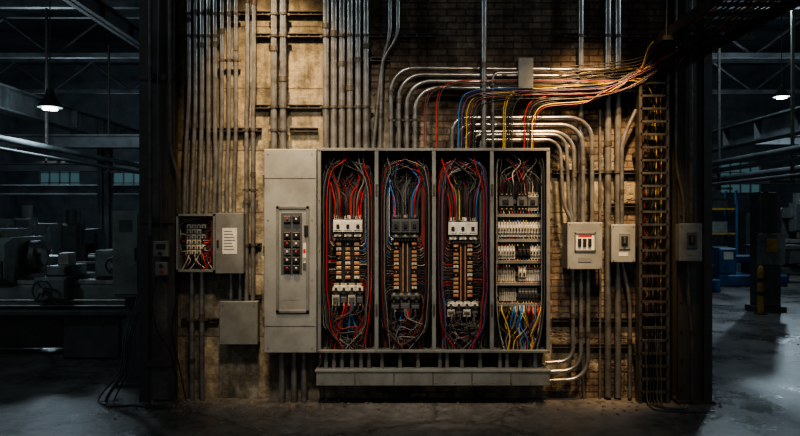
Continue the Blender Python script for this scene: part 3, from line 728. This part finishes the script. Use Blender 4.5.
# =============== MACHINES LEFT ===============
b = B('lathe'); M, D, S = 'machine_green', 'machine_dark', 'machined_steel'
ly0, ly1 = 1.9, 2.8
b.box((-7.2, ly0, 0), (-5.6, ly1, .62), D, .03); b.box((-4.3, ly0, 0), (-3.55, ly1, .62), D, .03)
b.box((-5.6, ly0+.25, .1), (-4.3, ly1-.1, .62), D, .02)
b.box((-7.3, ly0-.12, .56), (-3.4, ly1+.1, .64), D, .02)
b.box((-7.3, ly0+.1, .64), (-3.5, ly1-.15, .95), M, .04)
for yy in (ly0+.12, ly0+.3, ly1-.35, ly1-.2): b.box((-6.0, yy, .95), (-3.5, yy+.07, 1.0), S)
b.box((-7.0, ly0, .95), (-4.95, ly1, 1.55), M, .08); b.box((-6.9, ly0+.1, 1.55), (-5.1, ly1-.1, 1.66), M, .04)
for i in range(4): b.cyl((-6.6+.42*i, ly0-.07, 1.35), (-6.6+.42*i, ly0+.01, 1.35), .07, 'black_plastic', 14); b.box((-6.61+.42*i, ly0-.12, 1.35), (-6.58+.42*i, ly0-.06, 1.5), S)
b.box((-5.45, ly0-.02, 1.02), (-5.05, ly0+.01, 1.25), D, .01)
b.cyl((-4.95, 2.35, 1.28), (-4.8, 2.35, 1.28), .22, D, 24); b.cyl((-4.8, 2.35, 1.28), (-4.75, 2.35, 1.28), .1, S, 16)
for k in range(3): a = k*2.09+.4; b.box((-4.82, 2.35+math.cos(a)*.14-.03, 1.28+math.sin(a)*.14-.03), (-4.72, 2.35+math.cos(a)*.14+.03, 1.28+math.sin(a)*.14+.03), S)
b.box((-4.62, ly0-.1, .75), (-4.2, ly1, 1.05), M, .03); b.box((-4.55, ly0+.1, 1.05), (-4.3, ly1-.2, 1.18), M, .02); b.box((-4.5, ly0+.3, 1.18), (-4.35, ly0+.5, 1.34), S, .01)
def wheel(x, y, z, r):
    pts = [(x+math.cos(a)*r, y, z+math.sin(a)*r) for a in [k*math.pi/9 for k in range(19)]]
    b.tube(pts, .012, D, 6, False)
    for k in range(3): a = k*2.09; b.cyl((x, y, z), (x+math.cos(a)*r, y, z+math.sin(a)*r), .01, D, 6)
    b.cyl((x, y-.03, z), (x, y+.12, z), .03, S, 10)
wheel(-4.45, ly0-.2, .9, .12); wheel(-3.62, ly0-.05, 1.2, .1)
b.box((-3.95, ly0+.12, 1.0), (-3.6, ly1-.2, 1.38), M, .05); b.cyl((-4.15, 2.35, 1.28), (-3.95, 2.35, 1.28), .05, S, 12)
b.cyl((-7.0, ly0+.02, .75), (-3.5, ly0+.02, .75), .02, S, 8); b.cyl((-7.0, ly0+.02, .68), (-3.5, ly0+.02, .68), .016, S, 8)
b.done()
b = B('machine_control_cabinet')
b.ebox(112, 211, 140, 298, .35, .75, 'machine_green', .015); b.ebox(114, 214, 138, 295, .335, .36, 'machine_green', .01)
b.ebox(134, 248, 136, 260, .32, .34, 'black_plastic', .004); b.ebox(119, 220, 132, 232, .332, .34, 'machine_dark')
p = q(126, 298, .35); b.box((p.x-.05, .5, 0), (p.x+.05, .6, p.z), 'machine_dark'); b.box((p.x-.14, .4, 0), (p.x+.14, .75, .04), 'machine_dark')
b.done()
def mill(x, y, s=1.0, m='machine_green'):
    b = B('milling_machine')
    b.box((x-.45*s, y-.4*s, 0), (x+.45*s, y+.5*s, .2*s), D, .03); b.box((x-.25*s, y, .2*s), (x+.25*s, y+.45*s, 1.7*s), m, .05)
    b.box((x-.2*s, y-.5*s, 1.5*s), (x+.2*s, y+.5*s, 1.78*s), m, .05); b.box((x-.17*s, y-.6*s, 1.15*s), (x+.17*s, y-.3*s, 1.9*s), m, .04)
    b.cyl((x, y-.45*s, 1.9*s), (x, y-.45*s, 2.15*s), .13*s, D, 16); b.cyl((x, y-.45*s, .98*s), (x, y-.45*s, 1.15*s), .05*s, S, 12)
    b.box((x-.65*s, y-.6*s, .85*s), (x+.65*s, y-.15*s, .95*s), S, .01); b.box((x-.22*s, y-.5*s, .3*s), (x+.22*s, y, .85*s), m, .03); b.done()
mill(-5.6, 5.4, .9, 'machine_dark'); mill(-7.2, 6.9, .95, 'machine_dark'); mill(-9.5, 9.5, 1.0); mill(-6.6, 10.5, .9); mill(-9, 15, 1.0, 'machine_dark')
b = B('workbench'); b.box((-6.2, 3.9, .85), (-4.3, 4.6, .92), 'machine_dark', .01)
for x in (-6.1, -4.4):
    for y in (3.95, 4.5): b.box((x-.03, y-.03, 0), (x+.03, y+.03, .85), 'machine_dark')
b.box((-6.1, 3.95, .2), (-4.4, 4.5, .24), 'machine_dark'); b.box((-5.9, 4.0, .92), (-5.4, 4.4, 1.2), 'machine_green', .02); b.box((-5.2, 4.05, .92), (-4.8, 4.35, 1.1), 'machine_dark', .02); b.done()

# =============== RIGHT SIDE ===============
for (x, y) in ((6.9, 10.5), (9.3, 11.9)):
    b = B('press_machine')
    b.box((x-.9, y-.5, 0), (x+.9, y+.5, .3), 'blue_paint', .03); b.box((x-.8, y-.3, .3), (x-.35, y+.4, 1.0), 'blue_paint', .04); b.box((x+.1, y-.35, .3), (x+.8, y+.4, .65), 'machine_dark', .03)
    b.box((x-.35, y-.2, .6), (x+.7, y+.2, .8), 'blue_paint', .03); b.cyl((x+.3, y, .8), (x+.3, y, 1.2), .1, 'machined_steel', 12); b.box((x-.7, y-.32, .7), (x-.45, y-.29, .9), 'paper'); b.done()
b = B('steel_pillar_machine'); x, y = 7.1, 6.6
b.box((x-.28, y-.25, 0), (x+.28, y+.25, .1), 'machine_dark', .01); b.box((x-.2, y-.2, .1), (x+.2, y+.2, 2.3), 'machine_dark', .02); b.box((x-.26, y-.24, .9), (x+.26, y-.19, 1.5), 'machine_green', .01); b.box((x-.1, y-.26, 1.15), (x+.1, y-.235, 1.4), 'yellow_paint', .005)
b.done()
for (x, y) in ((6.75, 6.1), (9.6, 9.3)):
    b = B('safety_bollard'); b.tube([(x, y, 0), (x, y, .82), (x, y, .88), (x, y, .91)], [.06, .06, .045, .02], 'yellow_paint', 14); b.cyl((x, y, 0), (x, y, .02), .12, 'machine_dark', 14)
    for z in (.35, .6): b.cyl((x, y, z), (x, y, z+.08), .062, 'black_plastic', 14)
    b.done()
mill(10.5, 13.2, 1.1); mill(7.4, 15, 1.1, 'machine_dark'); mill(12.5, 15.5, 1.2, 'machine_dark')
b = B('storage_rack')
for x in (8.4, 10.2, 12.2):
    for y in (18.4, 19.2): b.box((x-.04, y-.04, 0), (x+.04, y+.04, 2.8), 'blue_paint')
for z in (.3, 1.2, 2.1):
    b.box((8.4, 18.4, z), (12.2, 19.2, z+.06), 'yellow_paint')
    for k in range(5): b.box((8.5+k*.72, 18.5, z+.06), (9.05+k*.72, 19.1, z+.06+R.uniform(.3, .6)), R.choice(['rubble', 'machine_green', 'machine_dark', 'blue_paint']), .01)
b.done()

# =============== LIGHTS ===============
def spot(name, loc, tgt, e, col, size, blend=.6, soft=.12, lamp=True):
    l = bpy.data.lights.new(name, 'SPOT'); l.energy = e; l.color = col; l.spot_size = math.radians(size); l.spot_blend = blend; l.shadow_soft_size = soft
    o = bpy.data.objects.new(name, l); o.location = loc; d = Vector(tgt)-Vector(loc); o.rotation_euler = d.to_track_quat('-Z', 'Y').to_euler(); bpy.context.collection.objects.link(o)
    if lamp:
        d.normalize(); p = Vector(loc)-d*.05; b = B('wash_or_added_key_lamp')  # shade for the wash lamps, made up for the added key spots
        b.tube([p-d*.3, p-d*.2, p-d*.02, p], [.05, .1, .17, .18], 'lamp_shade', 18); b.cyl(p-d*.31, p-d*.29, .02, 'lamp_shade'); b.cyl((p-d*.3), (p.x, p.y, HZ-.01), .015, 'lamp_shade', 8); b.done()
spot('warm_wash', (-1.25, -1.5, 5.4), (-1.2, 0, 2.75), 1650, (1, .67, .34), 40, 1)
spot('warm_wash', (1.85, -1.6, 4.9), (1.85, 0, 2.1), 1850, (1, .63, .30), 38, 1)
spot('added_warm_key', (-.8, -3.6, 5.4), (-.45, -.2, 1.7), 950, (1, .84, .64), 43, 1, .25)  # added spot, no known source, brightens the cabinet interior
spot('added_warm_key', (1.2, -3.6, 5.4), (.9, -.2, 1.65), 700, (1, .80, .57), 43, 1, .25)  # second added spot, fills the right-hand bays

wd = bpy.data.worlds.new('world'); bpy.context.scene.world = wd; wd.use_nodes = True
wd.node_tree.nodes['Background'].inputs[0].default_value = (.82, .89, .92, 1); wd.node_tree.nodes['Background'].inputs[1].default_value = .18

cam = bpy.data.cameras.new('camera'); cam.lens = 31.5; cam.sensor_width = 36; cam.clip_end = 200
co = bpy.data.objects.new('camera', cam); co.location = (0, CAMY, EYE); co.rotation_euler = (math.pi/2, 0, 0); bpy.context.collection.objects.link(co)
bpy.context.scene.camera = co
try:
    bpy.context.scene.view_settings.view_transform = 'AgX'; bpy.context.scene.view_settings.look = 'AgX - Medium High Contrast'
except Exception as e: print(e)
